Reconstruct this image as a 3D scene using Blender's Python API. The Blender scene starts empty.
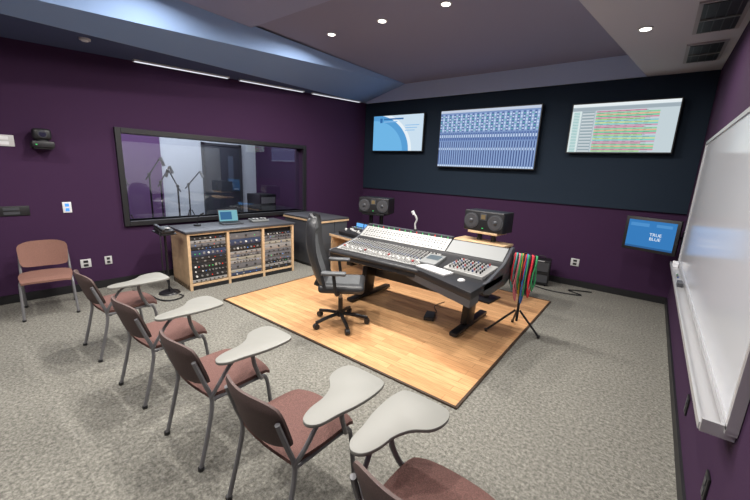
import bpy, bmesh, math, random
from mathutils import Vector, Matrix
random.seed(7)
D=bpy.data
sc=bpy.context.scene
sc.view_settings.view_transform='Standard'
sc.view_settings.look='None'
sc.view_settings.exposure=0.0

# ------------------------------------------------------------ materials
MC={}
def mat(name,col,rough=.6,metal=0,noise=0,nscale=40,bump=0,emit=None,es=1.0,spec=.5):
    if name in MC: return MC[name]
    m=D.materials.new(name); m.use_nodes=True
    nt=m.node_tree; b=nt.nodes['Principled BSDF']
    b.inputs['Base Color'].default_value=(*col,1)
    b.inputs['Roughness'].default_value=rough
    b.inputs['Metallic'].default_value=metal
    b.inputs['Specular IOR Level'].default_value=spec
    if emit:
        b.inputs['Emission Color'].default_value=(*emit,1)
        b.inputs['Emission Strength'].default_value=es
    if noise or bump:
        tc=nt.nodes.new('ShaderNodeTexCoord'); n=nt.nodes.new('ShaderNodeTexNoise')
        n.inputs['Scale'].default_value=nscale; n.inputs['Detail'].default_value=4
        nt.links.new(tc.outputs['Object'],n.inputs['Vector'])
        if noise:
            r=nt.nodes.new('ShaderNodeValToRGB')
            r.color_ramp.elements[0].position=.3; r.color_ramp.elements[1].position=.7
            r.color_ramp.elements[0].color=(*[c*(1-noise) for c in col],1)
            r.color_ramp.elements[1].color=(*[min(1,c*(1+noise)) for c in col],1)
            nt.links.new(n.outputs['Fac'],r.inputs['Fac']); nt.links.new(r.outputs['Color'],b.inputs['Base Color'])
        if bump:
            bp=nt.nodes.new('ShaderNodeBump'); bp.inputs['Strength'].default_value=bump; bp.inputs['Distance'].default_value=.01
            nt.links.new(n.outputs['Fac'],bp.inputs['Height']); nt.links.new(bp.outputs['Normal'],b.inputs['Normal'])
    MC[name]=m; return m
def emis(name,col,s=1.0):
    if name in MC: return MC[name]
    m=D.materials.new(name); m.use_nodes=True; nt=m.node_tree
    nt.nodes.clear(); e=nt.nodes.new('ShaderNodeEmission'); o=nt.nodes.new('ShaderNodeOutputMaterial')
    e.inputs[0].default_value=(*col,1); e.inputs[1].default_value=s
    nt.links.new(e.outputs[0],o.inputs[0]); MC[name]=m; return m

def carpet_mat():
    m=D.materials.new('carpet'); m.use_nodes=True; nt=m.node_tree; b=nt.nodes['Principled BSDF']
    b.inputs['Roughness'].default_value=.95; b.inputs['Specular IOR Level'].default_value=.1
    tc=nt.nodes.new('ShaderNodeTexCoord')
    n=nt.nodes.new('ShaderNodeTexNoise'); n.inputs['Scale'].default_value=46; n.inputs['Detail'].default_value=6; n.inputs['Roughness'].default_value=.8
    r=nt.nodes.new('ShaderNodeValToRGB'); e=r.color_ramp.elements
    e[0].position=.34; e[0].color=(.082,.080,.070,1); e[1].position=.66; e[1].color=(.335,.325,.285,1)
    x=e.new(.5); x.color=(.192,.186,.163,1)
    n2=nt.nodes.new('ShaderNodeTexNoise'); n2.inputs['Scale'].default_value=1.3; n2.inputs['Detail'].default_value=2
    r2=nt.nodes.new('ShaderNodeValToRGB'); r2.color_ramp.elements[0].color=(.90,.90,.90,1); r2.color_ramp.elements[1].color=(1.06,1.06,1.06,1)
    mx=nt.nodes.new('ShaderNodeMixRGB'); mx.blend_type='MULTIPLY'; mx.inputs[0].default_value=1
    nt.links.new(tc.outputs['Object'],n.inputs['Vector']); nt.links.new(tc.outputs['Object'],n2.inputs['Vector'])
    nt.links.new(n.outputs['Fac'],r.inputs['Fac']); nt.links.new(n2.outputs['Fac'],r2.inputs['Fac'])
    nt.links.new(r.outputs['Color'],mx.inputs[1]); nt.links.new(r2.outputs['Color'],mx.inputs[2])
    nt.links.new(mx.outputs[0],b.inputs['Base Color'])
    bp=nt.nodes.new('ShaderNodeBump'); bp.inputs['Strength'].default_value=.3; bp.inputs['Distance'].default_value=.01
    nt.links.new(n.outputs['Fac'],bp.inputs['Height']); nt.links.new(bp.outputs['Normal'],b.inputs['Normal'])
    return m
def woodfloor_mat():
    m=D.materials.new('maple_planks'); m.use_nodes=True; nt=m.node_tree; b=nt.nodes['Principled BSDF']
    b.inputs['Roughness'].default_value=.30
    tc=nt.nodes.new('ShaderNodeTexCoord')
    br=nt.nodes.new('ShaderNodeTexBrick'); br.offset=.37; br.inputs['Scale'].default_value=1
    br.inputs['Brick Width'].default_value=.9; br.inputs['Row Height'].default_value=.075
    br.inputs['Mortar Size'].default_value=.0022
    br.inputs['Color1'].default_value=(.58,.315,.15,1); br.inputs['Color2'].default_value=(.74,.44,.22,1); br.inputs['Mortar'].default_value=(.36,.18,.07,1)
    mp=nt.nodes.new('ShaderNodeMapping'); mp.inputs['Scale'].default_value=(1.2,14,1)
    n=nt.nodes.new('ShaderNodeTexNoise'); n.inputs['Scale'].default_value=5; n.inputs['Detail'].default_value=5
    r=nt.nodes.new('ShaderNodeValToRGB'); r.color_ramp.elements[0].color=(.75,.7,.65,1); r.color_ramp.elements[1].color=(1.1,1.1,1.1,1)
    r.color_ramp.elements[0].position=.3; r.color_ramp.elements[1].position=.7
    mx=nt.nodes.new('ShaderNodeMixRGB'); mx.blend_type='MULTIPLY'; mx.inputs[0].default_value=1
    nt.links.new(tc.outputs['Object'],br.inputs['Vector']); nt.links.new(tc.outputs['Object'],mp.inputs['Vector'])
    nt.links.new(mp.outputs[0],n.inputs['Vector']); nt.links.new(n.outputs['Fac'],r.inputs['Fac'])
    nt.links.new(br.outputs['Color'],mx.inputs[1]); nt.links.new(r.outputs['Color'],mx.inputs[2]); nt.links.new(mx.outputs[0],b.inputs['Base Color'])
    return m
def glass_mat():
    m=D.materials.new('window_glass'); m.use_nodes=True; nt=m.node_tree; nt.nodes.clear()
    o=nt.nodes.new('ShaderNodeOutputMaterial'); mx=nt.nodes.new('ShaderNodeMixShader'); t=nt.nodes.new('ShaderNodeBsdfTransparent'); g=nt.nodes.new('ShaderNodeBsdfGlossy')
    g.inputs['Roughness'].default_value=.02; mx.inputs[0].default_value=.10; t.inputs[0].default_value=(.85,.88,.92,1)
    nt.links.new(t.outputs[0],mx.inputs[1]); nt.links.new(g.outputs[0],mx.inputs[2]); nt.links.new(mx.outputs[0],o.inputs[0]); return m

PURPLE=mat('purple_fabric_wall',(.042,.0145,.050),.85,noise=.12,nscale=120,bump=.1,spec=.3)
NAVY=mat('navy_teal_panel',(.013,.024,.041),.8,noise=.1,nscale=120,spec=.25)
BLACK=mat('black_plastic',(.012,.012,.014),.45)
BLACKM=mat('black_metal',(.015,.015,.017),.35,metal=.3)
BASEB=mat('black_rubber_base',(.01,.01,.012),.5)
CEIL=mat('ceiling_mauve',(.29,.275,.38),.9)
CEIL2=mat('ceiling_lower_lit',(.33,.34,.50),.9)  # lower ceiling section coloured lighter and bluer to look lit
BLUES=mat('soffit_blue_glow',(.27,.40,.66),.9)  # blue cove light is put into the slope's base colour
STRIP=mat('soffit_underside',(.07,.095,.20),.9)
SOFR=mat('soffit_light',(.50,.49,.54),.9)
FASC=mat('fascia_blue_glow',(.52,.62,.84),.9)  # blue light on the fascia is painted into its colour
WHITE=mat('white_paint',(.75,.76,.78),.6)
FRAMEG=mat('chair_grey_metal',(.19,.19,.20),.4,metal=.2)
TABLET=mat('tablet_grey_laminate',(.235,.235,.215),.5)
SEATF=mat('seat_mauve_fabric',(.135,.066,.056),.9,noise=.35,nscale=180,bump=.2)
BACKF=mat('back_taupe_fabric',(.105,.070,.064),.75,noise=.2,nscale=220)
TANF=mat('seat_rust_fabric',(.21,.105,.08),.85,noise=.25,nscale=220,bump=.2)
BIRCH=mat('birch_plywood',(.60,.42,.25),.45,noise=.12,nscale=14)
DGREY=mat('dark_grey_laminate',(.055,.058,.066),.4)
SILVER=mat('console_silver',(.34,.34,.33),.4,metal=.2)
PANELG=mat('console_panel_grey',(.20,.21,.21),.5)
LGREY=mat('light_grey',(.55,.55,.55),.4)
KCOL=[mat('knob_'+n,c,.4) for n,c in [('black',(.02,.02,.02)),('white',(.7,.7,.68)),('blue',(.06,.10,.22)),('red',(.32,.04,.04)),('green',(.08,.20,.10)),('yellow',(.4,.34,.12)),('grey',(.22,.22,.22))]]
LEDR=emis('led_red',(1,.05,.03),1.3); LEDG=emis('led_green',(.1,.8,.2),1.0); LEDB=emis('led_blue',(.1,.35,1),1.3)

# ------------------------------------------------------------ builder
T=Matrix.Translation
def RX(a): return Matrix.Rotation(math.radians(a),4,'X')
def RY(a): return Matrix.Rotation(math.radians(a),4,'Y')
def RZ(a): return Matrix.Rotation(math.radians(a),4,'Z')
def S(d): return Matrix.Diagonal((d[0],d[1],d[2],1))
I4=Matrix.Identity(4)
class B:
    def __init__(s,name): s.name=name; s.bm=bmesh.new(); s.mats=[]
    def mi(s,m):
        if m not in s.mats: s.mats.append(m)
        return s.mats.index(m)
    def box(s,c,d,m,rot=I4,bev=0,M=I4,seg=2):
        r=bmesh.ops.create_cube(s.bm,size=1,matrix=M@T(c)@rot@S(d))
        vs=r['verts']; fs={f for v in vs for f in v.link_faces}; i=s.mi(m)
        for f in fs: f.material_index=i
        if bev:
            es=list({e for v in vs for e in v.link_edges})
            bmesh.ops.bevel(s.bm,geom=es,offset=bev,segments=seg,affect='EDGES',profile=.5,material=-1,clamp_overlap=True)
    def bb(s,x0,x1,y0,y1,z0,z1,m,bev=0,M=I4):
        s.box(((x0+x1)/2,(y0+y1)/2,(z0+z1)/2),(abs(x1-x0),abs(y1-y0),abs(z1-z0)),m,bev=bev,M=M)
    def cyl(s,p0,p1,r,m,r2=None,seg=12,M=I4):
        p0=M@Vector(p0); p1=M@Vector(p1); d=p1-p0
        q=d.to_track_quat('Z','Y').to_matrix().to_4x4()
        r_=bmesh.ops.create_cone(s.bm,cap_ends=True,segments=seg,radius1=r,radius2=r if r2 is None else r2,depth=d.length,matrix=T((p0+p1)/2)@q)
        i=s.mi(m)
        for f in {f for v in r_['verts'] for f in v.link_faces}: f.material_index=i
    def tube(s,pts,r,m,seg=8,sub=4,M=I4,closed=False):
        P=[M@Vector(p) for p in pts]
        if sub>1 and len(P)>2:
            Q=[];n=len(P)
            rng=range(n if closed else n-1)
            for k in rng:
                a=P[(k-1)%n] if (closed or k>0) else P[k]; b=P[k]; c=P[(k+1)%n]; d=P[(k+2)%n] if (closed or k+2<n) else P[(k+1)%n]
                for j in range(sub):
                    t=j/sub; Q.append(.5*((2*b)+(c-a)*t+(2*a-5*b+4*c-d)*t*t+(-a+3*b-3*c+d)*t**3))
            if not closed: Q.append(P[-1])
            P=Q
        rings=[];n=len(P);up=None
        for k in range(n):
            if closed: tg=P[(k+1)%n]-P[(k-1)%n]
            else: tg=P[min(k+1,n-1)]-P[max(k-1,0)]
            tg.normalize()
            if up is None:
                up=Vector((0,0,1)) if abs(tg.z)<.9 else Vector((1,0,0))
            x=tg.cross(up)
            if x.length<1e-4: x=tg.orthogonal()
            x.normalize(); up=x.cross(tg).normalized()
            rings.append([s.bm.verts.new(P[k]+r*(math.cos(2*math.pi*j/seg)*x+math.sin(2*math.pi*j/seg)*up)) for j in range(seg)])
        i=s.mi(m)
        for k in range(n if closed else n-1):
            A,C=rings[k],rings[(k+1)%n]
            for j in range(seg):
                f=s.bm.faces.new((A[j],A[(j+1)%seg],C[(j+1)%seg],C[j])); f.material_index=i
        if not closed:
            for R_ in (rings[0],rings[-1]):
                f=s.bm.faces.new(R_); f.material_index=i
    def prism(s,pts,z0,z1,m,M=I4,bev=0):
        a=[s.bm.verts.new(M@Vector((x,y,z0))) for x,y in pts]; b=[s.bm.verts.new(M@Vector((x,y,z1))) for x,y in pts]
        n=len(pts); i=s.mi(m); fs=[s.bm.faces.new(a[::-1]),s.bm.faces.new(b)]
        for k in range(n): fs.append(s.bm.faces.new((a[k],a[(k+1)%n],b[(k+1)%n],b[k])))
        for f in fs: f.material_index=i
        bmesh.ops.recalc_face_normals(s.bm,faces=fs)
        if bev:
            es=list({e for f in fs[:2] for e in f.edges})
            bmesh.ops.bevel(s.bm,geom=es,offset=bev,segments=2,affect='EDGES',profile=.5,material=-1,clamp_overlap=True)
    def shell(s,fn,nu,nv,off,m,m2=None):
        i=s.mi(m); i2=s.mi(m2 or m)
        a=[[s.bm.verts.new(fn(u/nu,v/nv)) for v in range(nv+1)] for u in range(nu+1)]
        b=[[s.bm.verts.new(fn(u/nu,v/nv)+off(u/nu,v/nv)) for v in range(nv+1)] for u in range(nu+1)]
        fs=[]
        for u in range(nu):
            for v in range(nv):
                f=s.bm.faces.new((a[u][v],a[u+1][v],a[u+1][v+1],a[u][v+1])); f.material_index=i; fs.append(f)
                f=s.bm.faces.new((b[u][v],b[u][v+1],b[u+1][v+1],b[u+1][v])); f.material_index=i2; fs.append(f)
        def side(p,q,p2,q2):
            f=s.bm.faces.new((p,q,q2,p2)); f.material_index=i2; fs.append(f)
        for u in range(nu):
            side(a[u][0],a[u+1][0],b[u][0],b[u+1][0]); side(a[u][nv],a[u+1][nv],b[u][nv],b[u+1][nv])
        for v in range(nv):
            side(a[0][v],a[0][v+1],b[0][v],b[0][v+1]); side(a[nu][v],a[nu][v+1],b[nu][v],b[nu][v+1])
        bmesh.ops.recalc_face_normals(s.bm,faces=fs)
    def quad(s,ps,m):
        f=s.bm.faces.new([s.bm.verts.new(Vector(p)) for p in ps]); f.material_index=s.mi(m)
    def sphere(s,c,r,m,sc_=(1,1,1),M=I4,u=14,v=10):
        r_=bmesh.ops.create_uvsphere(s.bm,u_segments=u,v_segments=v,radius=r,matrix=M@T(c)@S(sc_)); i=s.mi(m)
        for f in {f for v_ in r_['verts'] for f in v_.link_faces}: f.material_index=i
    def obj(s,loc=(0,0,0),rz=0,parent=None,smooth=True):
        me=D.meshes.new(s.name); s.bm.to_mesh(me); s.bm.free()
        for m in s.mats: me.materials.append(m)
        if smooth:
            me.polygons.foreach_set('use_smooth',[True]*len(me.polygons)); me.set_sharp_from_angle(angle=math.radians(35))
        o=D.objects.new(s.name,me); sc.collection.objects.link(o)
        o.location=loc; o.rotation_euler=(0,0,math.radians(rz))
        if parent: o.parent=parent
        return o
def copyobj(o,loc,rz=0,name=None):
    n=D.objects.new(name or o.name,o.data); sc.collection.objects.link(n); n.location=loc; n.rotation_euler=(0,0,math.radians(rz)); return n

# ------------------------------------------------------------ room shell
YB=6.41; XR=.40; YF=-1.8; WL0=-5.735; WK=.0662; WA=-math.degrees(math.atan(WK))
def wl(y): return WL0+WK*y
b=B('floor'); b.bb(-10,1,YF-.3,9,-.1,0,carpet_mat()); b.obj(smooth=False)
b=B('wood_floor_inlay'); b.bb(-1.59,1.59,-1.505,1.505,0,.012,woodfloor_mat())
tr=mat('inlay_edge_trim',(.05,.028,.016),.5)
for x in (-1.60,1.60): b.bb(x-.010,x+.010,-1.52,1.52,0,.015,tr)
for y in (-1.515,1.515): b.bb(-1.6,1.6,y-.010,y+.010,0,.015,tr)
b.obj((-2.49,3.755,0),smooth=False)
wy0,wy1,wz0,wz1=1.78,4.70,.87,2.03
b=B('wall_left')
b.bb(-.2,0,YF-.2,wy0,0,3.5,PURPLE); b.bb(-.2,0,wy1,6.7,0,3.5,PURPLE)
b.bb(-.2,0,wy0,wy1,0,wz0,PURPLE); b.bb(-.2,0,wy0,wy1,wz1,3.5,PURPLE)
b.obj((WL0,0,0),WA,smooth=False)
b=B('wall_back'); b.bb(-9.7,XR+.2,YB,YB+.2,0,3.5,PURPLE); 
b.obj(smooth=False)
b=B('wall_back_upper_panel'); b.bb(wl(YB)+.02,XR-.003,YB-.035,YB,1.30,3.1,NAVY); b.obj(smooth=False)
b=B('wall_right'); b.bb(XR,XR+.2,YF-.2,YB+.2,0,3.5,PURPLE); b.obj(smooth=False)
b=B('wall_front'); b.bb(-6.2,XR+.2,YF-.2,YF,0,3.5,PURPLE); b.obj(smooth=False)
b=B('baseboard_left'); b.bb(0,.015,YF,6.36,0,.10,BASEB); b.obj((WL0,0,0),WA,smooth=False)
b=B('baseboard_back'); b.bb(wl(YB)+.02,XR,YB-.015,YB,0,.10,BASEB); b.obj(smooth=False)
b=B('baseboard_right'); b.bb(XR-.015,XR,YF,YB-.015,0,.10,BASEB); b.obj(smooth=False)
def zs(y): return 2.86+.04*y
def xi(y): return -4.69-.1*y
def xe(y): return -.335-.139*(YB-y)
b=B('ceiling')
ZH=3.4
b.quad([(-4.27,2.88,ZH),(xe(2.88),2.88,ZH),(xe(YB),YB,ZH),(-4.27,YB,ZH)],CEIL)
b.quad([(-4.27,YF,ZH-.05),(xe(YF),YF,ZH-.05),(xe(2.88),2.88,ZH-.05),(-4.27,2.88,ZH-.05)],CEIL2)
b.quad([(-4.27,2.88,ZH-.05),(xe(2.88),2.88,ZH-.05),(xe(2.88),2.88,ZH),(-4.27,2.88,ZH)],CEIL2)
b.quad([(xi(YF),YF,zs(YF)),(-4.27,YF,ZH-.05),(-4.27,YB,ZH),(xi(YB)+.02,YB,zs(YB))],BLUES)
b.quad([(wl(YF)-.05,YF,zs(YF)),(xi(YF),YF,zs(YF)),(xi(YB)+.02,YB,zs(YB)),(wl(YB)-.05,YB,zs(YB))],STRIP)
b.quad([(xe(YF),YF,3.1),(XR+.05,YF,3.1),(XR+.05,YB,3.1),(xe(YB),YB,3.1)],SOFR)
b.quad([(xe(YF),YF,3.1),(xe(YB),YB,3.1),(xe(YB),YB,ZH),(xe(YF),YF,ZH)],SOFR)
b.bb(-10,XR+.2,YF-.2,YB+.2,3.45,3.55,CEIL)
b.obj(smooth=False)
b=B('trim_fascia'); b.bb(-5.25,xe(YB)+.02,YB-.07,YB,3.1,3.4,FASC); b.obj(smooth=False)
b=B('ceiling_fixture'); b.box((0,0,0),(.30,.42,.02),BLACK); b.box((0,0,-.004),(.26,.38,.02),mat('fixture_tan',(.42,.34,.26),.7))  # tan ceiling fixture, built as a plain unlit panel with dark rim
o=b.obj((-4.60,.86,3.035)); o.rotation_euler=(0,math.radians(-41.5),0)

# window
b=B('window_1')
fr=.065
b.bb(-.21,.045,wy0-fr,wy0,wz0-fr,wz1+fr,BLACK,bev=.004); b.bb(-.21,.045,wy1,wy1+fr,wz0-fr,wz1+fr,BLACK,bev=.004)
b.bb(-.21,.045,wy0,wy1,wz0-fr,wz0,BLACK,bev=.004); b.bb(-.21,.045,wy0,wy1,wz1,wz1+fr,BLACK,bev=.004)
b.bb(-.11,-.10,wy0,wy1,wz0,wz1,glass_mat())
b.obj((WL0,0,0),WA,smooth=False)

# live room beyond the glass
LW=mat('live_room_white',(.60,.63,.68),.8); LP=mat('live_room_plum',(.13,.06,.16),.9)
b=B('wall_live_room_far'); b.bb(-9.7,-9.5,YF,9,0,3.45,LW); b.obj(smooth=False)
b=B('wall_live_room_end'); b.bb(-9.45,-6,-.3,-.1,0,3.45,LP); b.obj(smooth=False)
b=B('acoustic_wall_panel'); b.bb(-9.49,-9.44,-.05,3.78,0,3.4,LP); b.obj(smooth=False)
b=B('door_1')
DG=mat('door_dark_grey',(.05,.055,.07),.5)
b.bb(0,.05,-.5,.5,0,2.15,DG,bev=.004)
for y in (-.53,.53): b.bb(0,.07,y-.03,y+.03,0,2.22,DGREY)
b.bb(0,.07,-.56,.56,2.15,2.21,DGREY)
b.cyl((.05,.4,1.0),(.11,.4,1.0),.012,SILVER); b.cyl((.11,.4,1.0),(.11,.27,1.0),.012,SILVER); b.bb(.05,.055,.15,.3,1.2,1.9,mat('door_lite',(.1,.12,.16),.1))
b.obj((-9.495,5.35,0))
def micstand(name,h,boom,ang):
    b=B(name)
    for k in range(3):
        a=math.radians(ang+120*k); b.cyl((.03*math.cos(a),.03*math.sin(a),.62),(.3*math.cos(a),.3*math.sin(a),.012),.011,BLACKM,seg=8)
    b.cyl((0,0,.1),(0,0,h),.016,BLACKM,seg=8)
    a=math.radians(ang); p=Vector((boom*math.cos(a),boom*math.sin(a),h+.30)); q=Vector((-.3*boom*math.cos(a),-.3*boom*math.sin(a),h-.1))
    b.cyl(q,p,.012,BLACKM,seg=8); b.sphere((0,0,h),.03,BLACKM); b.cyl(p,p+Vector((.06*math.cos(a),.06*math.sin(a),-.14)),.028,SILVER,seg=10)
    return b
for i,(x,y,h,bo,a) in enumerate([(-7.3,2.70,1.45,.25,30),(-7.6,3.0,1.3,.2,100),(-7.0,3.05,1.25,.2,200),(-8.4,3.9,1.2,.25,60),(-8.2,2.6,1.3,.3,310)]):
    micstand('mic_stand' if i==0 else 'mic_stand.%03d'%i,h,bo,a).obj((x,y,0))
b=B('amplifier_cabinet'); b.bb(-.3,.3,-.25,.25,.03,.95,BLACK,bev=.02); b.bb(.3,.305,-.21,.21,.1,.65,mat('grille_cloth',(.1,.1,.1),.9)); b.bb(.3,.31,-.21,.21,.72,.88,SILVER)
for x in(-.22,.22):
    for y in(-.18,.18): b.cyl((x,y,0),(x,y,.03),.02,BLACK)
b.obj((-8.3,5.75,0))

# ------------------------------------------------------------ lights
ld=0
def downlight(x,y,z,e=20,col=(1,.955,.90)):
    global ld
    nm='recessed_downlight' if ld==0 else 'recessed_downlight.%03d'%ld
    ld+=1
    b=B(nm)
    b.cyl((0,0,-.010),(0,0,0),.060,LGREY,seg=24); b.cyl((0,0,-.012),(0,0,-.009),.045,emis('lamp_glow',(1,.95,.85),6),seg=24)
    o=b.obj((x,y,z))
    l=D.lights.new('downlight_lamp','AREA'); l.shape='DISK'; l.size=.085; l.energy=e; l.color=col; l.spread=math.radians(170)
    lo=D.objects.new('downlight_lamp',l); sc.collection.objects.link(lo); lo.parent=o; lo.location=(0,0,-.015)
for x in (-3.65,-2.83,-2.01): downlight(x,3.65,ZH,54)
for x in (-3.75,-2.83,-1.6): downlight(x,1.7,ZH-.05,40)  # unseen row overhead, added as fill
for x in (-4.0,-2.6,-1.4): downlight(x,-.3,ZH-.05,36)  # unseen row behind the camera, added as fill
for y in (.6,2.3,4.43): downlight(-.32,y,3.1,17)  # soffit row: the farthest is visible, the nearer ones are added fill
SL=emis('slot_glow',(.80,.82,.90),1.1)
for i,(y0,y1) in enumerate([(1.97,3.23),(3.4,4.64),(4.83,6.1)]):
    ym=(y0+y1)/2
    b=B('slot_light' if i==0 else 'slot_light.%03d'%i); b.box((0,0,0),(.07,y1-y0,.02),LGREY); b.box((0,0,-.008),(.05,y1-y0-.03,.012),SL)
    o=b.obj((wl(ym)+.10,ym,zs(ym)-.012),WA); o.rotation_euler=(math.atan(.04),0,math.radians(WA))
l=D.lights.new('live_room_fill','AREA'); l.shape='RECTANGLE'; l.size=2.2; l.size_y=4; l.energy=190; l.color=(.92,.95,1)  # unseen area light, added to brighten the room behind the glass
lo=D.objects.new('live_room_fill',l); sc.collection.objects.link(lo); lo.location=(-7.8,3.6,3.3)

for i,(y0,y1,x0,x1) in enumerate([(4.05,4.75,.06,.32),(5.15,5.8,.04,.30)]):
    b=B('air_vent' if i==0 else 'air_vent.001'); b.bb(x0-.03,x1+.03,y0-.03,y1+.03,3.085,3.1,mat('vent_frame',(.30,.28,.30),.5)); b.bb(x0,x1,y0,y1,3.08,3.09,BLACK)
    for k in range(4):
        x=x0+(x1-x0)*(k+.5)/4; b.bb(x-.003,x+.003,y0,y1,3.074,3.085,DGREY)
    b.bb(x0,x1,(y0+y1)/2-.010,(y0+y1)/2+.010,3.070,3.085,PANELG)
    b.obj(smooth=False)
b=B('soffit_recess_light'); b.cyl((0,0,-.02),(0,0,0),.05,LGREY,seg=20); b.cyl((0,0,-.03),(0,0,-.02),.03,WHITE,seg=20); b.obj((-4.98,1.35,zs(1.35)))  # small recess light in the soffit underside, modelled unlit

# ------------------------------------------------------------ screens
def screen(name,w,h,content,frame=.018,depth=.06,body=BLACK):
    b=B(name); b.bb(-w/2,w/2,0,depth,-h/2,h/2,body,bev=.005)
    def rect(u0,v0,u1,v1,m,l=1):
        W=w-2*frame;Hh=h-2*frame; x0=-W/2+u0*W;x1=-W/2+u1*W;z0=-Hh/2+v0*Hh;z1=-Hh/2+v1*Hh;y=-.0012*l
        b.quad([(x0,y,z0),(x1,y,z0),(x1,y,z1),(x0,y,z1)],m)
    content(rect,b,w-2*frame,h-2*frame)
    return b
def c1(rect,b,W,Hh):
    rect(0,0,1,1,emis('scr_paleblue',(.60,.74,.86),1))
    def disc(r,m,l,cx=.0):
        vs=[(-W/2,-.0012*l,-Hh/2),(-W/2+r*W,-.0012*l,-Hh/2)]+[(-W/2+r*W*math.cos(math.pi/2*k/24),-.0012*l,-Hh/2+min(Hh,r*W*.80*math.sin(math.pi/2*k/24))) for k in range(1,25)]
        b.quad(vs,m)
    disc(.80,emis('scr_white',(.80,.88,.94),1),2); disc(.74,emis('scr_blue',(.10,.34,.66),1),3)
    disc(.62,emis('scr_midblue',(.16,.46,.78),1),4)
    rect(.14,.80,.19,.93,emis('scr_navy',(.03,.15,.40),1),5)
    rect(.22,.88,.62,.92,emis('scr_navy',(.03,.15,.40),1),5); rect(.22,.81,.50,.84,emis('scr_lblue',(.25,.5,.8),1),5)
    for k in range(3): rect(.66,.70-.07*k,.93-.04*(k%3),.72-.07*k,emis('scr_lblue',(.25,.5,.8),1),5)
def c2(rect,b,W,Hh):
    rect(0,0,1,1,emis('s2bg',(.20,.30,.54),1))
    rect(0,.955,1,1,emis('s2bar',(.55,.62,.75),1),2)
    n=40
    A=emis('s2a',(.36,.48,.72),1);Bm=emis('s2b',(.09,.15,.36),1);C=emis('s2c',(.58,.70,.88),1);G=emis('s2g',(.15,.45,.45),1);Dk=emis('s2d',(.06,.10,.26),1)
    for k in range(n):
        u=k/n
        rect(u+.002,.62,u+.021,.93,A if k%2 else Bm,2)
        for j in range(6): rect(u+.004,.64+.048*j,u+.019,.662+.048*j,C if (j+k)%3 else G,3)
        rect(u+.003,.47,u+.020,.60,Bm,2); rect(u+.006,.52,u+.017,.57,C,3)
        rect(u+.002,.04,u+.012,.45,Dk,2); rect(u+.014,.04,u+.019,.45,A,2); rect(u+.003,.30,u+.011,.34,C,3)
        rect(u+.002,.0,u+.021,.03,C,2)
def c3(rect,b,W,Hh):
    rect(0,0,1,1,emis('s3bg',(.55,.64,.68),1))
    rect(0,.94,1,1,emis('s3bar',(.80,.86,.88),1),2); rect(0,.86,1,.93,emis('s3bar2',(.35,.42,.47),1),2)
    rect(0,0,.10,.86,emis('s3l',(.70,.80,.80),1),2); rect(.10,0,.24,.86,emis('s3m',(.42,.5,.55),1),2)
    cols=[(.62,.25,.35),(.25,.62,.35),(.72,.45,.25),(.15,.6,.3),(.65,.25,.35),(.35,.65,.25),(.25,.55,.6),(.55,.7,.3),(.2,.6,.55),(.60,.32,.45)]
    n=26
    for k in range(n):
        v=.84*(1-(k+1)/n)+.01; c=cols[k%10]
        m=emis('trk%d'%(k%10),c,1); e=.84 if k%5 else .72
        rect(.25,v,e,v+.84/n*.80,m,3)
        for j in range(6):
            u=.26+.09*j+.02*random.random(); rect(u,v+.008,u+.05*random.random()+.02,v+.014,emis('wave',(.08,.15,.12),1),4)
        rect(.11,v,.23,v+.84/n*.75,emis('s3n%d'%(k%2),(.62,.68,.7) if k%2 else (.3,.38,.42),1),3)
        rect(.02,v,.08,v+.84/n*.5,emis('s3t',(.25,.5,.5),1),3)
tvn=0
def tv(x0,x1,z0,z1,c):
    global tvn
    b=screen('wall_television' if tvn==0 else 'wall_television.%03d'%tvn,x1-x0,z1-z0,c); tvn+=1
    b.bb(-.2,.2,.06,.115,-.15,.15,BLACKM)
    return b.obj(((x0+x1)/2,YB-.037-.115,(z0+z1)/2),smooth=False)
tv(-4.97,-3.72,2.09,2.82,c1)
tv(-3.38,-1.60,1.81,2.83,c2)
tv(-1.18,.10,2.08,2.79,c3)
def text(s,size,parent,loc,m,name,al='CENTER'):
    c=D.curves.new(name,'FONT'); c.body=s; c.size=size; c.align_x=al; c.extrude=.0005
    c.materials.append(m); o=D.objects.new(name,c); sc.collection.objects.link(o); o.parent=parent; o.location=loc; o.rotation_euler=(math.pi/2,0,0)
def c4(rect,b,W,Hh):
    rect(0,0,1,1,emis('scr_deepblue',(.04,.20,.50),1)); 
    rect(0,.0,1,.07,emis('scr_deepblue2',(.03,.12,.30),1),2); rect(.05,.78,.45,.90,emis('scr_sky',(.08,.28,.60),1),2); rect(.60,.80,.92,.9,emis('scr_sky',(.08,.28,.60),1),2)
b=screen('small_wall_monitor',.60,.44,c4,frame=.038,depth=.05)
b.cyl((0,.05,0),(0,.12,0),.03,BLACKM); b.bb(-.06,.06,.05,.07,-.06,.06,BLACKM)
b.tube([(0,.11,0),(.08,.15,0),(.20,.14,0)],.018,BLACKM,sub=2)
ms=b.obj((.050,5.80,1.03),-19)
text('TRUE\nBLUE',.055,ms,(.06,-.004,-.01),emis('scr_text',(.85,.93,1),1),'screen_text')
b=B('monitor_wall_bracket'); b.bb(.368,.398,5.80,5.92,.95,1.11,BLACKM,bev=.004); b.cyl((.37,5.86,1.03),(.29,5.86,1.03),.018,BLACKM); b.obj()

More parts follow.
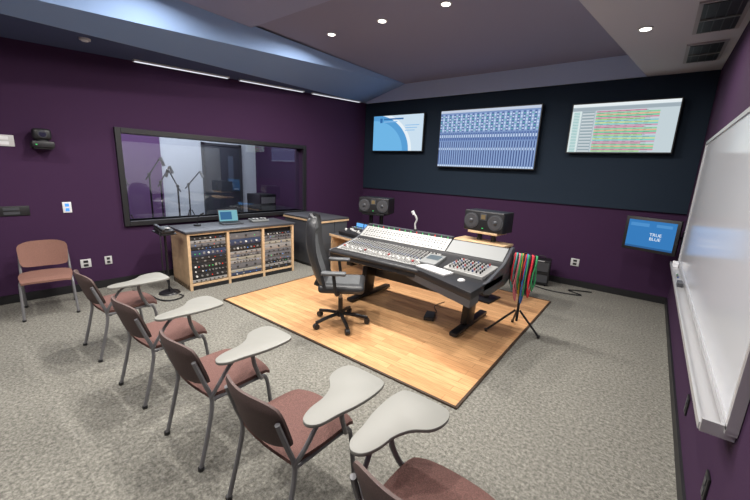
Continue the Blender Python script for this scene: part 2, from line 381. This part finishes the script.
# ------------------------------------------------------------ whiteboard
b=B('whiteboard')
AL=mat('aluminium',(.62,.62,.63),.35,metal=.6); WB=mat('whiteboard_enamel',(.58,.60,.64),.14)
y0,y1,z0,z1=1.76,5.5,.80,2.15; XW=XR-.003
b.bb(XW-.025,XW,y0,y1,z0,z1,WB)
for z in (z0,z1): b.bb(XW-.035,XW,y0-.012,y1+.012,z-.015,z+.015,AL)
for y in (y0,y1): b.bb(XW-.035,XW,y-.015,y+.015,z0,z1,AL)
b.bb(XW-.10,XW-.02,y0+.02,y1-.02,z0-.045,z0-.03,AL); b.bb(XW-.105,XW-.095,y0+.02,y1-.02,z0-.045,z0-.015,AL)
b.bb(XW-.10,XW,y0+.005,y0+.02,z0-.045,z0+.01,AL)
b.bb(XW-.09,XW-.04,5.2,5.35,z0-.03,z0+.02,WHITE,bev=.005)
b.bb(XW-.085,XW-.045,4.2,4.34,z0-.03,z0+.01,DGREY,bev=.005)
for k,m in enumerate(KCOL[2:5]): b.cyl((XW-.065,4.6+.02*k,z0-.022),(XW-.065,4.72+.02*k,z0-.022),.008,m)
b.obj(smooth=False)
def plate(name,x,y,z,rz,w,h,m,inner=None):
    b=B(name); b.bb(-w/2,w/2,-.010,-.001,-h/2,h/2,m,bev=.002)
    if inner: 
        for k in (-1,1): b.bb(-w*.22,w*.22,-.013,-.009,k*h*.22-h*.14,k*h*.22+h*.14,inner)
    return b.obj((x,y,z),rz)
plate('wall_outlet',XR,2.85,.32,-90,.075,.12,BLACK,DGREY)
plate('wall_outlet.001',XR,1.95,.41,-90,.075,.12,BLACK,DGREY)
plate('wall_outlet.002',-.82,YB,.39,0,.12,.12,LGREY,BLACK)
plate('wall_outlet.003',wl(1.25),1.25,.36,90+WA,.11,.11,LGREY,BLACK)
plate('wall_outlet.004',wl(1.49),1.49,.365,90+WA,.08,.11,LGREY,BLACK)
plate('wall_connector_panel',wl(.66),.66,1.07,90+WA,.30,.11,BLACK,DGREY)
plate('touch_control_panel',wl(1.145),1.145,1.09,90+WA,.085,.13,WHITE,LEDB)
plate('wall_sensor_box',wl(.70),.70,1.84,90+WA,.16,.12,LGREY,WHITE)
b=B('ptz_camera')
b.bb(-.005,.02,-.1,.1,-.02,.03,BLACK); b.bb(0,.14,-.08,.08,-.03,-.015,BLACK)
b.box((.09,0,.02),(.15,.19,.07),BLACK,bev=.012); b.cyl((.09,0,.05),(.09,0,.07),.06,BLACK,seg=20)
b.box((.09,0,.13),(.14,.16,.12),BLACK,bev=.03,seg=3); b.cyl((.15,0,.135),(.18,0,.13),.042,DGREY,seg=20); b.cyl((.18,0,.13),(.183,0,.13),.030,mat('lens_glass',(.02,.02,.04),.05),seg=20)
b.bb(.165,.17,-.07,-.055,.01,.02,LEDG)
b.obj((wl(1.0)+.018,1.0,1.80),WA)

# ------------------------------------------------------------ chairs
def seat_shape(b,w,y0,y1,z,th,m):
    def fn(u,v):
        a=(u-.5)*2; c=(v-.5)*2
        k=1-.10*(a*a*c*c)
        x=a*w/2*k; y=(y0+y1)/2+c*(y1-y0)/2*k
        zz=z-.012*(1-(a*a))*(1-c*c)-.020*max(0,c-.5)**2*4-.012*abs(a)**4-.01*abs(c)**6
        return Vector((x,y,zz))
    b.shell(fn,10,10,lambda u,v:Vector((0,0,-th*(1-.55*max(abs(2*u-1),abs(2*v-1))**4))),m)
def back_shape(b,w,z0,z1,yb,yt,m,m2,dep=.05,th=.025):
    def fn(u,v):
        a=(u-.5)*2; c=v
        e=abs(2*c-1)**6
        x=a*w/2*(1-.10*e)*(1-.06*(1-c)); cz=z0+(z1-z0)*c-(.03 if c>.5 else -.02)*a*a*a*a*abs(2*c-1)
        y=yb+(yt-yb)*c+dep*a*a
        return Vector((x,y,cz))
    b.shell(fn,12,10,lambda u,v:Vector((0,-th*(1-.5*max(abs(2*u-1),abs(2*v-1))**6),0)),m,m2)
def chair(name,side=1,tablet=True,fs=SEATF,fb=BACKF,fb2=None):
    b=B(name)
    for sx in (-1,1):
        b.tube([(sx*.215,-.255,.008),(sx*.212,-.19,.25),(sx*.208,-.165,.40),(sx*.205,-.20,.52),(sx*.198,-.245,.66)],.0125,FRAMEG,seg=8)
        b.tube([(sx*.218,.235,.008),(sx*.212,.215,.22),(sx*.208,.19,.375),(sx*.205,.12,.395),(sx*.205,-.05,.395),(sx*.206,-.165,.40)],.0125,FRAMEG,seg=8)
        for y in (-.255,.235): b.cyl((sx*.217,y,0),(sx*.217,y,.02),.017,BLACK,seg=10)
    b.cyl((-.205,.13,.39),(.205,.13,.39),.010,FRAMEG); b.cyl((-.206,-.14,.39),(.206,-.14,.39),.010,FRAMEG)
    seat_shape(b,.44,-.19,.25,.445,.045,fs)
    back_shape(b,.43,.475,.755,-.205,-.285,fb,fb2 or fb)
    if tablet:
        sd=side
        b.tube([(sd*.210,.16,.385),(sd*.235,.13,.42),(sd*.255,.08,.54),(sd*.255,.07,.635)],.013,FRAMEG)
        b.tube([(sd*.208,-.17,.41),(sd*.245,-.14,.50),(sd*.26,-.05,.62),(sd*.26,.07,.635)],.011,FRAMEG)
        b.bb(min(sd*.21,sd*.31),max(sd*.21,sd*.31),.0,.16,.630,.642,DGREY)
        ctl=[(.240,-.145),(.285,-.16),(.322,-.12),(.335,-.03),(.355,.07),(.362,.18),(.352,.27),(.32,.305),(.22,.312),(.12,.305),(.085,.27),(.08,.205),(.105,.14),(.165,.085),(.20,.01),(.212,-.08)]
        P=[Vector((x,y)) for x,y in ctl]; Q=[];n=len(P)
        for k in range(n):
            a,c,d,e=P[k-1],P[k],P[(k+1)%n],P[(k+2)%n]
            for j in range(4):
                t=j/4; q=.5*((2*c)+(d-a)*t+(2*a-5*c+4*d-e)*t*t+(-a+3*c-3*d+e)*t**3); Q.append((sd*q.x,q.y))
        if sd<0: Q=Q[::-1]
        b.prism(Q,.642,.660,TABLET,bev=.004)
    return b
c0=chair('tablet_arm_chair',1,True,SEATF,BACKF,BACKF).obj((-3.705,1.035,0),0)
for i,(x,y,r) in enumerate([(-2.785,1.035,1),(-1.975,1.03,0),(-1.255,1.03,-1)]): copyobj(c0,(x,y,0),r,'tablet_arm_chair.%03d'%(i+1))
chair('tablet_arm_chair.004',-1,True,SEATF,BACKF,BACKF).obj((-.46,1.04,0),0)
chair('stacking_chair',1,False,TANF,TANF,TANF).obj((-5.14,.78,0),-100)

# ------------------------------------------------------------ task chair
b=B('office_chair')
GF=mat('task_grey_mesh',(.085,.090,.095),.8,noise=.35,nscale=160); GL=mat('task_black_leather',(.026,.027,.030),.45); LG2=mat('task_arm_grey',(.10,.105,.11),.4)
for k in range(5):
    a=math.radians(72*k+20); c,s_=math.cos(a),math.sin(a)
    b.tube([(0,0,.12),(.15*c,.15*s_,.105),(.30*c,.30*s_,.075)],.020,BLACKM,seg=8)
    b.cyl((.30*c-.022*s_,.30*s_+.022*c,.032),(.30*c+.022*s_,.30*s_-.022*c,.032),.032,BLACK,seg=14); b.cyl((.30*c,.30*s_,.03),(.30*c,.30*s_,.085),.010,BLACKM)
b.cyl((0,0,.09),(0,0,.15),.04,BLACKM); b.cyl((0,0,.14),(0,0,.30),.026,BLACKM); b.cyl((0,0,.28),(0,0,.40),.018,SILVER); b.box((0,0,.405),(.2,.24,.05),BLACK,bev=.015)
b.box((0,.02,.465),(.49,.48,.09),GL,bev=.04,seg=4); b.box((0,.03,.505),(.34,.36,.03),GF,bev=.014,seg=3)
def fnb(u,v):
    a=(u-.5)*2
    w=.50*(1-.05*v) if v<.55 else .475*(1-.32*((v-.55)/.45)**1.6)
    if v>.8: w*=1-.12*((v-.8)/.2)**2
    return Vector((a*w/2,-.20-.13*v+.055*a*a+.02*math.cos(v*6),.47+.75*v-(.03*a*a if v>.9 else 0)))
b.shell(fnb,14,18,lambda u,v:Vector((0,-.075*(1-.6*max(abs(2*u-1),abs(2*v-1))**6),0)),GL)
def fnc(u,v):
    p=fnb(.20+.60*u,.08+.60*v); p.y+=.016*(1-max(abs(2*u-1),abs(2*v-1))**6); return p
b.shell(fnc,10,12,lambda u,v:Vector((0,-.02,0)),GF)
def fnd(u,v):
    p=fnb(.20+.60*u,.10+.62*v); p.y-=.068+.012*(1-max(abs(2*u-1),abs(2*v-1))**6); return p
b.shell(fnd,10,12,lambda u,v:Vector((0,.02,0)),GF)
b.box((0,-.305,1.11),(.27,.06,.15),GF,rot=RX(10),bev=.025,seg=3)
b.box((0,-.19,.44),(.10,.20,.05),BLACK,rot=RX(-20),bev=.01)
for sx in (-1,1):
    b.tube([(sx*.20,.0,.42),(sx*.29,-.02,.44),(sx*.30,-.04,.56),(sx*.30,-.05,.645)],.018,BLACK,seg=8)
    b.box((sx*.295,-.05,.66),(.085,.25,.035),LG2,bev=.015,seg=3)
b.obj((-2.53,2.73,.013),-52)

# ------------------------------------------------------------ rack credenza
b=B('outboard_rack_credenza')
L=1.64; H_=.81; dp=.62
b.bb(-dp,0,0,L,.0,.06,BLACK); b.bb(-dp,0,0,L,.06,.085,BIRCH); b.bb(-dp-.01,.02,-.02,L+.02,H_-.03,H_,DGREY,bev=.004); b.bb(-.006,.004,0,L,H_-.055,H_-.03,BIRCH)
b.bb(-dp,-dp+.02,0,L,.06,H_-.03,DGREY)
bw=L/3
for k in range(4):
    y=k*bw; yc=min(max(y,.018),L-.018); b.bb(-dp,.006,yc-.018,yc+.018,.0,H_-.03,BIRCH)
gm=[mat('gear_black',(.02,.02,.022),.4),mat('gear_grey',(.14,.14,.15),.4),mat('gear_silver',(.40,.40,.40),.35,metal=.4),mat('gear_blue',(.035,.05,.10),.4),mat('gear_cream',(.33,.31,.26),.5)]
for k in range(3):
    ya=k*bw+.03; yb=(k+1)*bw-.03; z=.095
    b.bb(-.10,-.05,ya,yb,.085,H_-.03,BLACK)
    while z<H_-.10:
        hh=random.choice([.042,.042,.085]); 
        if z+hh>H_-.05: break
        m=random.choice([gm[0],gm[0],gm[0],gm[1],gm[1],gm[2],gm[2],gm[3],gm[4]])
        b.bb(-.06,-.018,ya,yb,z,z+hh,m,bev=.002)
        for y in (ya+.008,yb-.008): b.cyl((-.018,y,z+hh/2),(-.015,y,z+hh/2),.004,LGREY,seg=6)
        n=random.randint(3,9)
        for j in range(n):
            y=ya+.035+(yb-ya-.07)*(j+.5)/n
            t=random.random()
            if t<.6: b.cyl((-.018,y,z+hh/2),(-.002,y,z+hh/2),.009 if hh<.05 else .013,KCOL[0] if m in (gm[1],gm[2],gm[4]) else random.choice([KCOL[6],KCOL[6],KCOL[1]]),seg=10)
            elif t<.82: b.bb(-.018,-.014,y-.014,y+.014,z+hh*.3,z+hh*.7,random.choice([gm[4],KCOL[6],KCOL[0],KCOL[2]]))
            else: b.bb(-.018,-.013,y-.005,y+.005,z+hh*.35,z+hh*.5,random.choice([LEDR,LEDG,LEDB]))
        z+=hh+.004
b.obj((-4.70,2.11,0),-5.2)
b=B('laptop'); b.box((0,0,.010),(.30,.22,.016),DGREY,bev=.004); b.box((0,.13,.105),(.30,.012,.19),BLACK,rot=RX(-15),bev=.004)
M=T((0,.1225,.105))@RX(-15); e=emis('laptop_screen',(.20,.45,.52),1)
vs=[M@Vector(p) for p in ((-.138,-.001,-.083),(.138,-.001,-.083),(.138,-.001,.083),(-.138,-.001,.083))]; b.quad(vs,e)
e2=emis('laptop_screen2',(.05,.15,.30),1); vs=[M@Vector(p) for p in ((-.12,-.0022,-.06),(.05,-.0022,-.06),(.05,-.0022,.06),(-.12,-.0022,.06))]; b.quad(vs,e2)
for r in range(4): b.bb(-.13,.13,-.08+.035*r,-.055+.035*r,.018,.021,BLACK)
b.obj((-5.0,2.92,.812),78)
b=B('desk_controller'); b.box((0,0,.022),(.28,.18,.03),PANELG,bev=.006,rot=RX(4)); 
for i in range(6):
    for j in range(3): b.box((-.11+.044*i,-.05+.05*j,.040),(.026,.03,.01),KCOL[[0,6,1][(i*j)%3]])
b.obj((-4.97,3.38,.812),80)
b=B('desk_microphone'); b.cyl((0,0,0),(0,0,.02),.05,BLACK,seg=20); b.tube([(0,0,.02),(0,.01,.10),(.02,.04,.15)],.006,BLACKM); b.cyl((.02,.04,.15),(.05,.08,.18),.012,BLACK); b.obj((-5.1,2.45,.812),0)
b=B('telephone_stand'); b.cyl((0,0,0),(0,0,.02),.13,BLACKM,seg=24,r2=.11); b.cyl((0,0,.02),(0,0,.80),.014,BLACKM); b.box((0,0,.81),(.20,.20,.015),BLACKM,rot=RY(12),bev=.004)
b.box((0,0,.84),(.17,.18,.04),BLACK,rot=RY(18),bev=.01); b.box((.0,-.06,.875),(.19,.045,.03),BLACK,rot=RY(18),bev=.012); b.bb(.0,.05,.0,.05,.862,.868,LGREY)
b.tube([(.05,-.09,.84),(.10,-.12,.6),(.07,-.1,.35),(.12,-.06,.12),(.15,.02,.02)],.006,BLACK)
b.obj((-4.83,1.90,0),10)

# ------------------------------------------------------------ cabinet + side desk with mixer
b=B('equipment_cabinet')
CD=mat('cab_door',(.075,.08,.09),.4)
b.bb(-1.0,0,0,.62,.05,.83,DGREY,bev=.004); b.bb(-.98,-.02,.02,.60,0,.05,BLACK); b.bb(-1.02,.02,-.02,.64,.83,.86,DGREY,bev=.004); b.bb(-1.02,.024,-.024,-.02,.80,.83,BIRCH); b.bb(.0,.024,-.024,.64,.80,.83,BIRCH)
b.bb(0,.012,.02,.30,.08,.79,CD); b.bb(0,.012,.32,.60,.08,.79,CD)
for y in (.27,.35): b.cyl((.012,y,.45),(.035,y,.45),.008,SILVER)
b.obj((-4.28,4.08,0),-3.8)
b=B('side_desk')
b.bb(-.45,.45,-.3,.3,.60,.635,DGREY,bev=.004); b.bb(-.45,.45,-.31,-.30,.60,.635,BIRCH)
for x in (-.42,.42): b.bb(x-.02,x+.02,-.28,.28,0,.60,BIRCH)
b.bb(-.4,.4,.25,.27,.2,.6,DGREY)
b.obj((-3.62,4.36,.012),-10)
b=B('digital_mixer')
M=T((0,0,.04))@RX(9)
b.box((0,0,.02),(.62,.42,.06),BLACK,M=M,bev=.01); b.box((0,.17,.09),(.60,.03,.12),BLACK,M=M@RX(-12),bev=.006)
for k in range(3): b.box((-.2+.2*k,.147,.095),(.17,.006,.085),emis('mixer_blue',(.15,.45,1),1.2),M=M@RX(-12))
for i in range(14):
    x=-.27+.0415*i; b.box((x,-.08,.052),(.006,.17,.003),DGREY,M=M); b.box((x,-.12+.09*random.random(),.060),(.018,.03,.016),KCOL[1],M=M)
    b.cyl((x,.06,.05),(x,.06,.066),.010,KCOL[6],M=M,seg=8); b.box((x,.10,.052),(.02,.012,.006),[LEDB,LEDG,LEDB][i%3],M=M)
b.obj((-3.62,4.34,.650),-10)

# ------------------------------------------------------------ console
b=B('mixing_console')
x0,x1=-3.08,-1.80; Y0=3.12
prof=[(Y0,.60),(Y0,.67),(Y0+.03,.69),(Y0+.10,.69),(Y0+.50,.775),(Y0+.56,.80),(Y0+.74,.92),(Y0+.80,.92),(Y0+.80,.60),(Y0+.6,.54),(Y0+.15,.54)]
MX=Matrix(((0,0,1,0),(1,0,0,0),(0,1,0,0),(0,0,0,1)))
b.prism(prof,x0,-1.12,BLACK,M=MX)
pe=[(y-.01 if y<Y0+.1 else y+.01,z+.012) for y,z in prof]
b.prism(pe,x0-.025,x0,DGREY,M=MX,bev=.004)
b.prism(pe,-1.12,-1.09,DGREY,M=MX,bev=.004)
def plate_on(xa,xb,ya,za,yb,zb,m,th=.008):
    dy,dz=yb-ya,zb-za; Ln=math.hypot(dy,dz); a=math.degrees(math.atan2(dz,dy))
    b.box(((xa+xb)/2,(ya+yb)/2,(za+zb)/2+th/2),(xb-xa,Ln,th),m,rot=RX(a))
plate_on(x0,-1.80,Y0+.11,.692,Y0+.50,.775,SILVER); plate_on(x0,-1.80,Y0+.565,.803,Y0+.735,.917,SILVER)
plate_on(-1.78,-1.13,Y0+.565,.803,Y0+.735,.917,PANELG); 
b.box(((x0-1.12)/2,Y0+.03,.672),(1.94,.10,.05),mat('armrest_vinyl',(.03,.03,.032),.4),bev=.02,seg=3)
NS=28
for i in range(NS):
    x=x0+.03+(1.22)*(i+.5)/NS
    b.box((x+.0218,Y0+.305,.743),(.002,.39,.004),KCOL[0],rot=RX(12))
    yf=.16+.05*random.random()
    def P(dy): return .692+(dy-.11)/.39*.083+.010
    b.box((x,Y0+.185,P(.185)),(.006,.11,.003),KCOL[0],rot=RX(12)); b.box((x,Y0+yf,P(yf)+.008),(.016,.026,.016),KCOL[1 if i%8 else 3],rot=RX(12))
    for j in range(8):
        dy=.265+.029*j; c=KCOL[[6,0,0,2,0,6,0,0][(j+(i//8))%8]]
        b.cyl((x,Y0+dy,P(dy)),(x,Y0+dy,P(dy)+.012),.0080,c,seg=7)
    for j in range(5):
        dy=.59+.03*j; z=.803+(dy-.565)/.17*.114+.01
        b.box((x,Y0+dy,z),(.018,.012,.008),KCOL[[0,6,0,0,6][j]],rot=RX(34))
    if i%2: b.box((x,Y0+.735,.935),(.010,.004,.025),[LEDG,LEDG,LEDR][i%3])
b.bb(x0,x1,Y0+.735,Y0+.80,.915,.955,DGREY,bev=.006); 
b.prism([(-1.98,Y0+.06),(-1.09,2.80),(-1.09,3.62),(-1.80,3.62)],.625,.70,BLACK,bev=.008)
b.prism([(-1.98,Y0+.06),(-1.09,2.80),(-1.09,3.0),(-1.9,Y0+.2)],.56,.63,DGREY)
b.box((-1.36,3.42,.735),(.44,.34,.05),SILVER,rot=RX(8)@RZ(-6),bev=.006)
for i in range(9):
    for j in range(6):
        b.cyl((-1.53+.042*i,3.29+.048*j-.0035*i,.752+.0065*j),(-1.53+.042*i,3.29+.048*j-.0035*i,.774+.0065*j),.009,KCOL[[0,0,6,0,2,0,3][(i*3+j*2)%7]],seg=7)
b.box((-1.66,3.20,.708),(.40,.14,.018),LGREY,rot=RZ(-16),bev=.004)
for j in range(4): b.box((-1.66+.01*j,3.155+.031*j,.719),(.37,.022,.006),WHITE,rot=RZ(-16))
b.sphere((-1.30,3.07,.705),.035,LGREY,sc_=(1,1.3,.5))
b.box((-1.80,3.42,.735),(.20,.26,.06),PANELG,rot=RX(10),bev=.005); b.box((-1.80,3.45,.768),(.15,.12,.008),emis('console_lcd',(.30,.36,.40),.8),rot=RX(10))
for xl in (-2.88,-1.42):
    b.box((xl,3.70,.035),(.09,.86,.045),BLACKM,bev=.012); 
    b.box((xl,3.66,.30),(.08,.20,.50),BLACKM,rot=RX(-8),bev=.01); b.bb(xl-.04,xl+.04,3.25,3.85,.50,.58,BLACKM)
    for y in (3.32,4.08): b.cyl((xl,y,0),(xl,y,.02),.025,BLACK)
b.bb(-2.88,-1.42,3.76,3.79,.26,.52,DGREY)
b.obj((0,0,.013),0)
b=B('gooseneck_console_lamp'); b.cyl((0,0,0),(0,0,.015),.03,BLACK); b.tube([(0,0,.015),(-.01,0,.08),(.01,0,.15),(-.03,-.01,.21)],.012,LGREY); b.cyl((-.03,-.01,.20),(-.05,-.02,.245),.02,WHITE); b.obj((-2.33,Y0+.768,.970))  # whitish gooseneck lamp on the meter bridge, modelled unlit

# ------------------------------------------------------------ speakers
CONE=mat('speaker_cone',(.05,.05,.055),.5); CU=mat('tweeter_gold',(.25,.19,.10),.4,metal=.5)
def monitor(name):
    b=B(name); w,h,d=.56,.27,.30
    b.box((0,0,h/2),(w,d,h),BLACK,bev=.015,seg=3)
    for x in (-.17,.17):
        b.cyl((x,-d/2-.006,h/2),(x,-d/2+.01,h/2),.105,DGREY,seg=28); b.cyl((x,-d/2-.010,h/2),(x,-d/2-.004,h/2),.088,CONE,seg=28,r2=.092); b.sphere((x,-d/2-.008,h/2),.03,DGREY,sc_=(1,.5,1))
    b.bb(-.045,.045,-d/2-.006,-d/2,.15,.24,DGREY); b.bb(-.03,.03,-d/2-.009,-d/2-.005,.165,.225,CU); b.bb(-.01,.01,-d/2-.006,-d/2,.04,.05,LEDG)
    return b
monitor('studio_monitor_speaker').obj((-3.82,5.0,.964),14)
monitor('studio_monitor_speaker.001').obj((-1.70,4.72,.964),-6)
def stand(name,wood):
    b=B(name); b.box((0,0,.013),(.45,.36,.026),BLACKM,bev=.006)
    for x in (-.10,.10): b.cyl((x,0,.02),(x,0,.93),.035,BLACKM,seg=14)
    b.box((0,0,.935),(.42,.30,.03),BIRCH if wood else BLACKM,bev=.004)
    if wood: b.box((-.02,-.10,.80),(.72,.40,.03),BIRCH,bev=.004); b.box((-.02,-.10,.775),(.70,.38,.03),DGREY)
    return b
stand('speaker_stand',False).obj((-3.82,5.0,.0125),14)
stand('speaker_stand.001',True).obj((-1.70,4.72,.0125),-6)

# ------------------------------------------------------------ cable stand
b=B('cable_stand')
for (x,y) in ((-.25,-.24),(-.10,.23),(.25,-.01)): b.cyl((x*.08,y*.08,.25),(x,y,.012),.012,BLACKM,seg=8); b.cyl((x*.98,y*.98,.0),(x,y,.03),.016,BLACK,seg=8)
b.cyl((0,0,.12),(0,0,.90),.014,BLACKM); b.cyl((-.12,-.03,.86),(.12,.03,.86),.010,BLACKM)
rd,gr,bk,yl,bl,te=(.60,.03,.05),(.04,.32,.12),(.015,.015,.015),(.65,.42,.05),(.05,.18,.5),(.08,.40,.38)
cc=[bk,rd,te,bk,(.75,.20,.25),gr,yl,bk,rd,bl,gr,bk,rd,rd,bk,gr]
rr=random.Random(3)
for k,c in enumerate(cc):
    x=-.115+.0153*k; l=.26+.26*rr.random(); m=mat('cable_%d'%cc.index(c),c,.5)
    w=.02+.035*rr.random(); y=.03*(rr.random()-.5)-.01; j=lambda:.03*(rr.random()-.5)
    b.tube([(x,y,.882),(x+.01,y-w,.82),(x+j(),y-w-.02,.82-l*.6),(x+j(),y,.84-l),(x+j(),y+w+.02,.82-l*.6),(x-.01,y+w,.82)],.0068,m,seg=6,closed=True)
    b.tube([(x+.006,y,.880),(x+.014,y-w*.7,.81),(x+j(),y-w-.0,.82-l*.5),(x+j(),y+.01,.87-l),(x+j(),y+w,.82-l*.5),(x,y+w,.82)],.0068,m,seg=6,closed=True)
b.obj((-.97,3.92,.013),0)
b=B('equipment_case'); b.bb(-.14,.14,-.12,.12,.02,.42,BLACK,bev=.01); b.bb(-.12,.12,-.125,-.12,.06,.18,DGREY); b.bb(-.12,.12,-.125,-.12,.24,.38,DGREY); b.bb(-.05,.05,-.13,-.12,.40,.41,LGREY)
for x in(-.1,.1): 
    for y in(-.09,.09): b.cyl((x,y,0),(x,y,.02),.015,BLACK)
b.tube([(-.05,0,.42),(-.04,0,.46),(.04,0,.46),(.05,0,.42)],.008,BLACK)
b.obj((-1.25,6.1,0),8)
b=B('foot_pedal'); b.box((0,0,.025),(.12,.18,.04),BLACK,bev=.008); b.box((0,.0,.05),(.10,.15,.014),DGREY,rot=RX(8),bev=.004); b.tube([(0,.09,.02),(.05,.2,.012),(.0,.4,.012),(.1,.6,.012)],.005,BLACK); b.obj((-1.85,3.55,.0125),20)
b=B('floor_cable'); b.tube([(-.5,6.2,.012),(-.8,6.05,.012),(-.6,5.9,.012),(-1.0,5.8,.012),(-1.3,5.9,.012)],.008,BLACK); b.obj()
b=B('floor_cable.001'); b.tube([(-4.66,1.95,.012),(-4.55,1.95,.012),(-4.5,1.8,.012),(-4.62,1.7,.012),(-4.9,1.68,.012),(-5.2,1.6,.012)],.008,BLACK); b.obj()

# ------------------------------------------------------------ world & camera
w=D.worlds.new('world'); sc.world=w; w.use_nodes=True; w.node_tree.nodes['Background'].inputs[0].default_value=(.3,.35,.5,1); w.node_tree.nodes['Background'].inputs[1].default_value=.2
A,P_,r,f=math.radians(37.34),math.radians(12.66),math.radians(2.55),355.6
sA,cA,sP,cP=math.sin(A),math.cos(A),math.sin(P_),math.cos(P_)
F=Vector((-sA*cP,cA*cP,-sP));R0=Vector((cA,sA,0));U0=Vector((-sA*sP,cA*sP,cP))
R=R0*math.cos(r)+U0*math.sin(r);U=-R0*math.sin(r)+U0*math.cos(r)
cam=D.cameras.new('camera'); cam.lens=f/750*36; cam.sensor_width=36; cam.clip_start=.02
co=D.objects.new('camera',cam); sc.collection.objects.link(co)
co.matrix_world=Matrix(((R.x,U.x,-F.x,0),(R.y,U.y,-F.y,0),(R.z,U.z,-F.z,1.7),(0,0,0,1)))
sc.camera=co
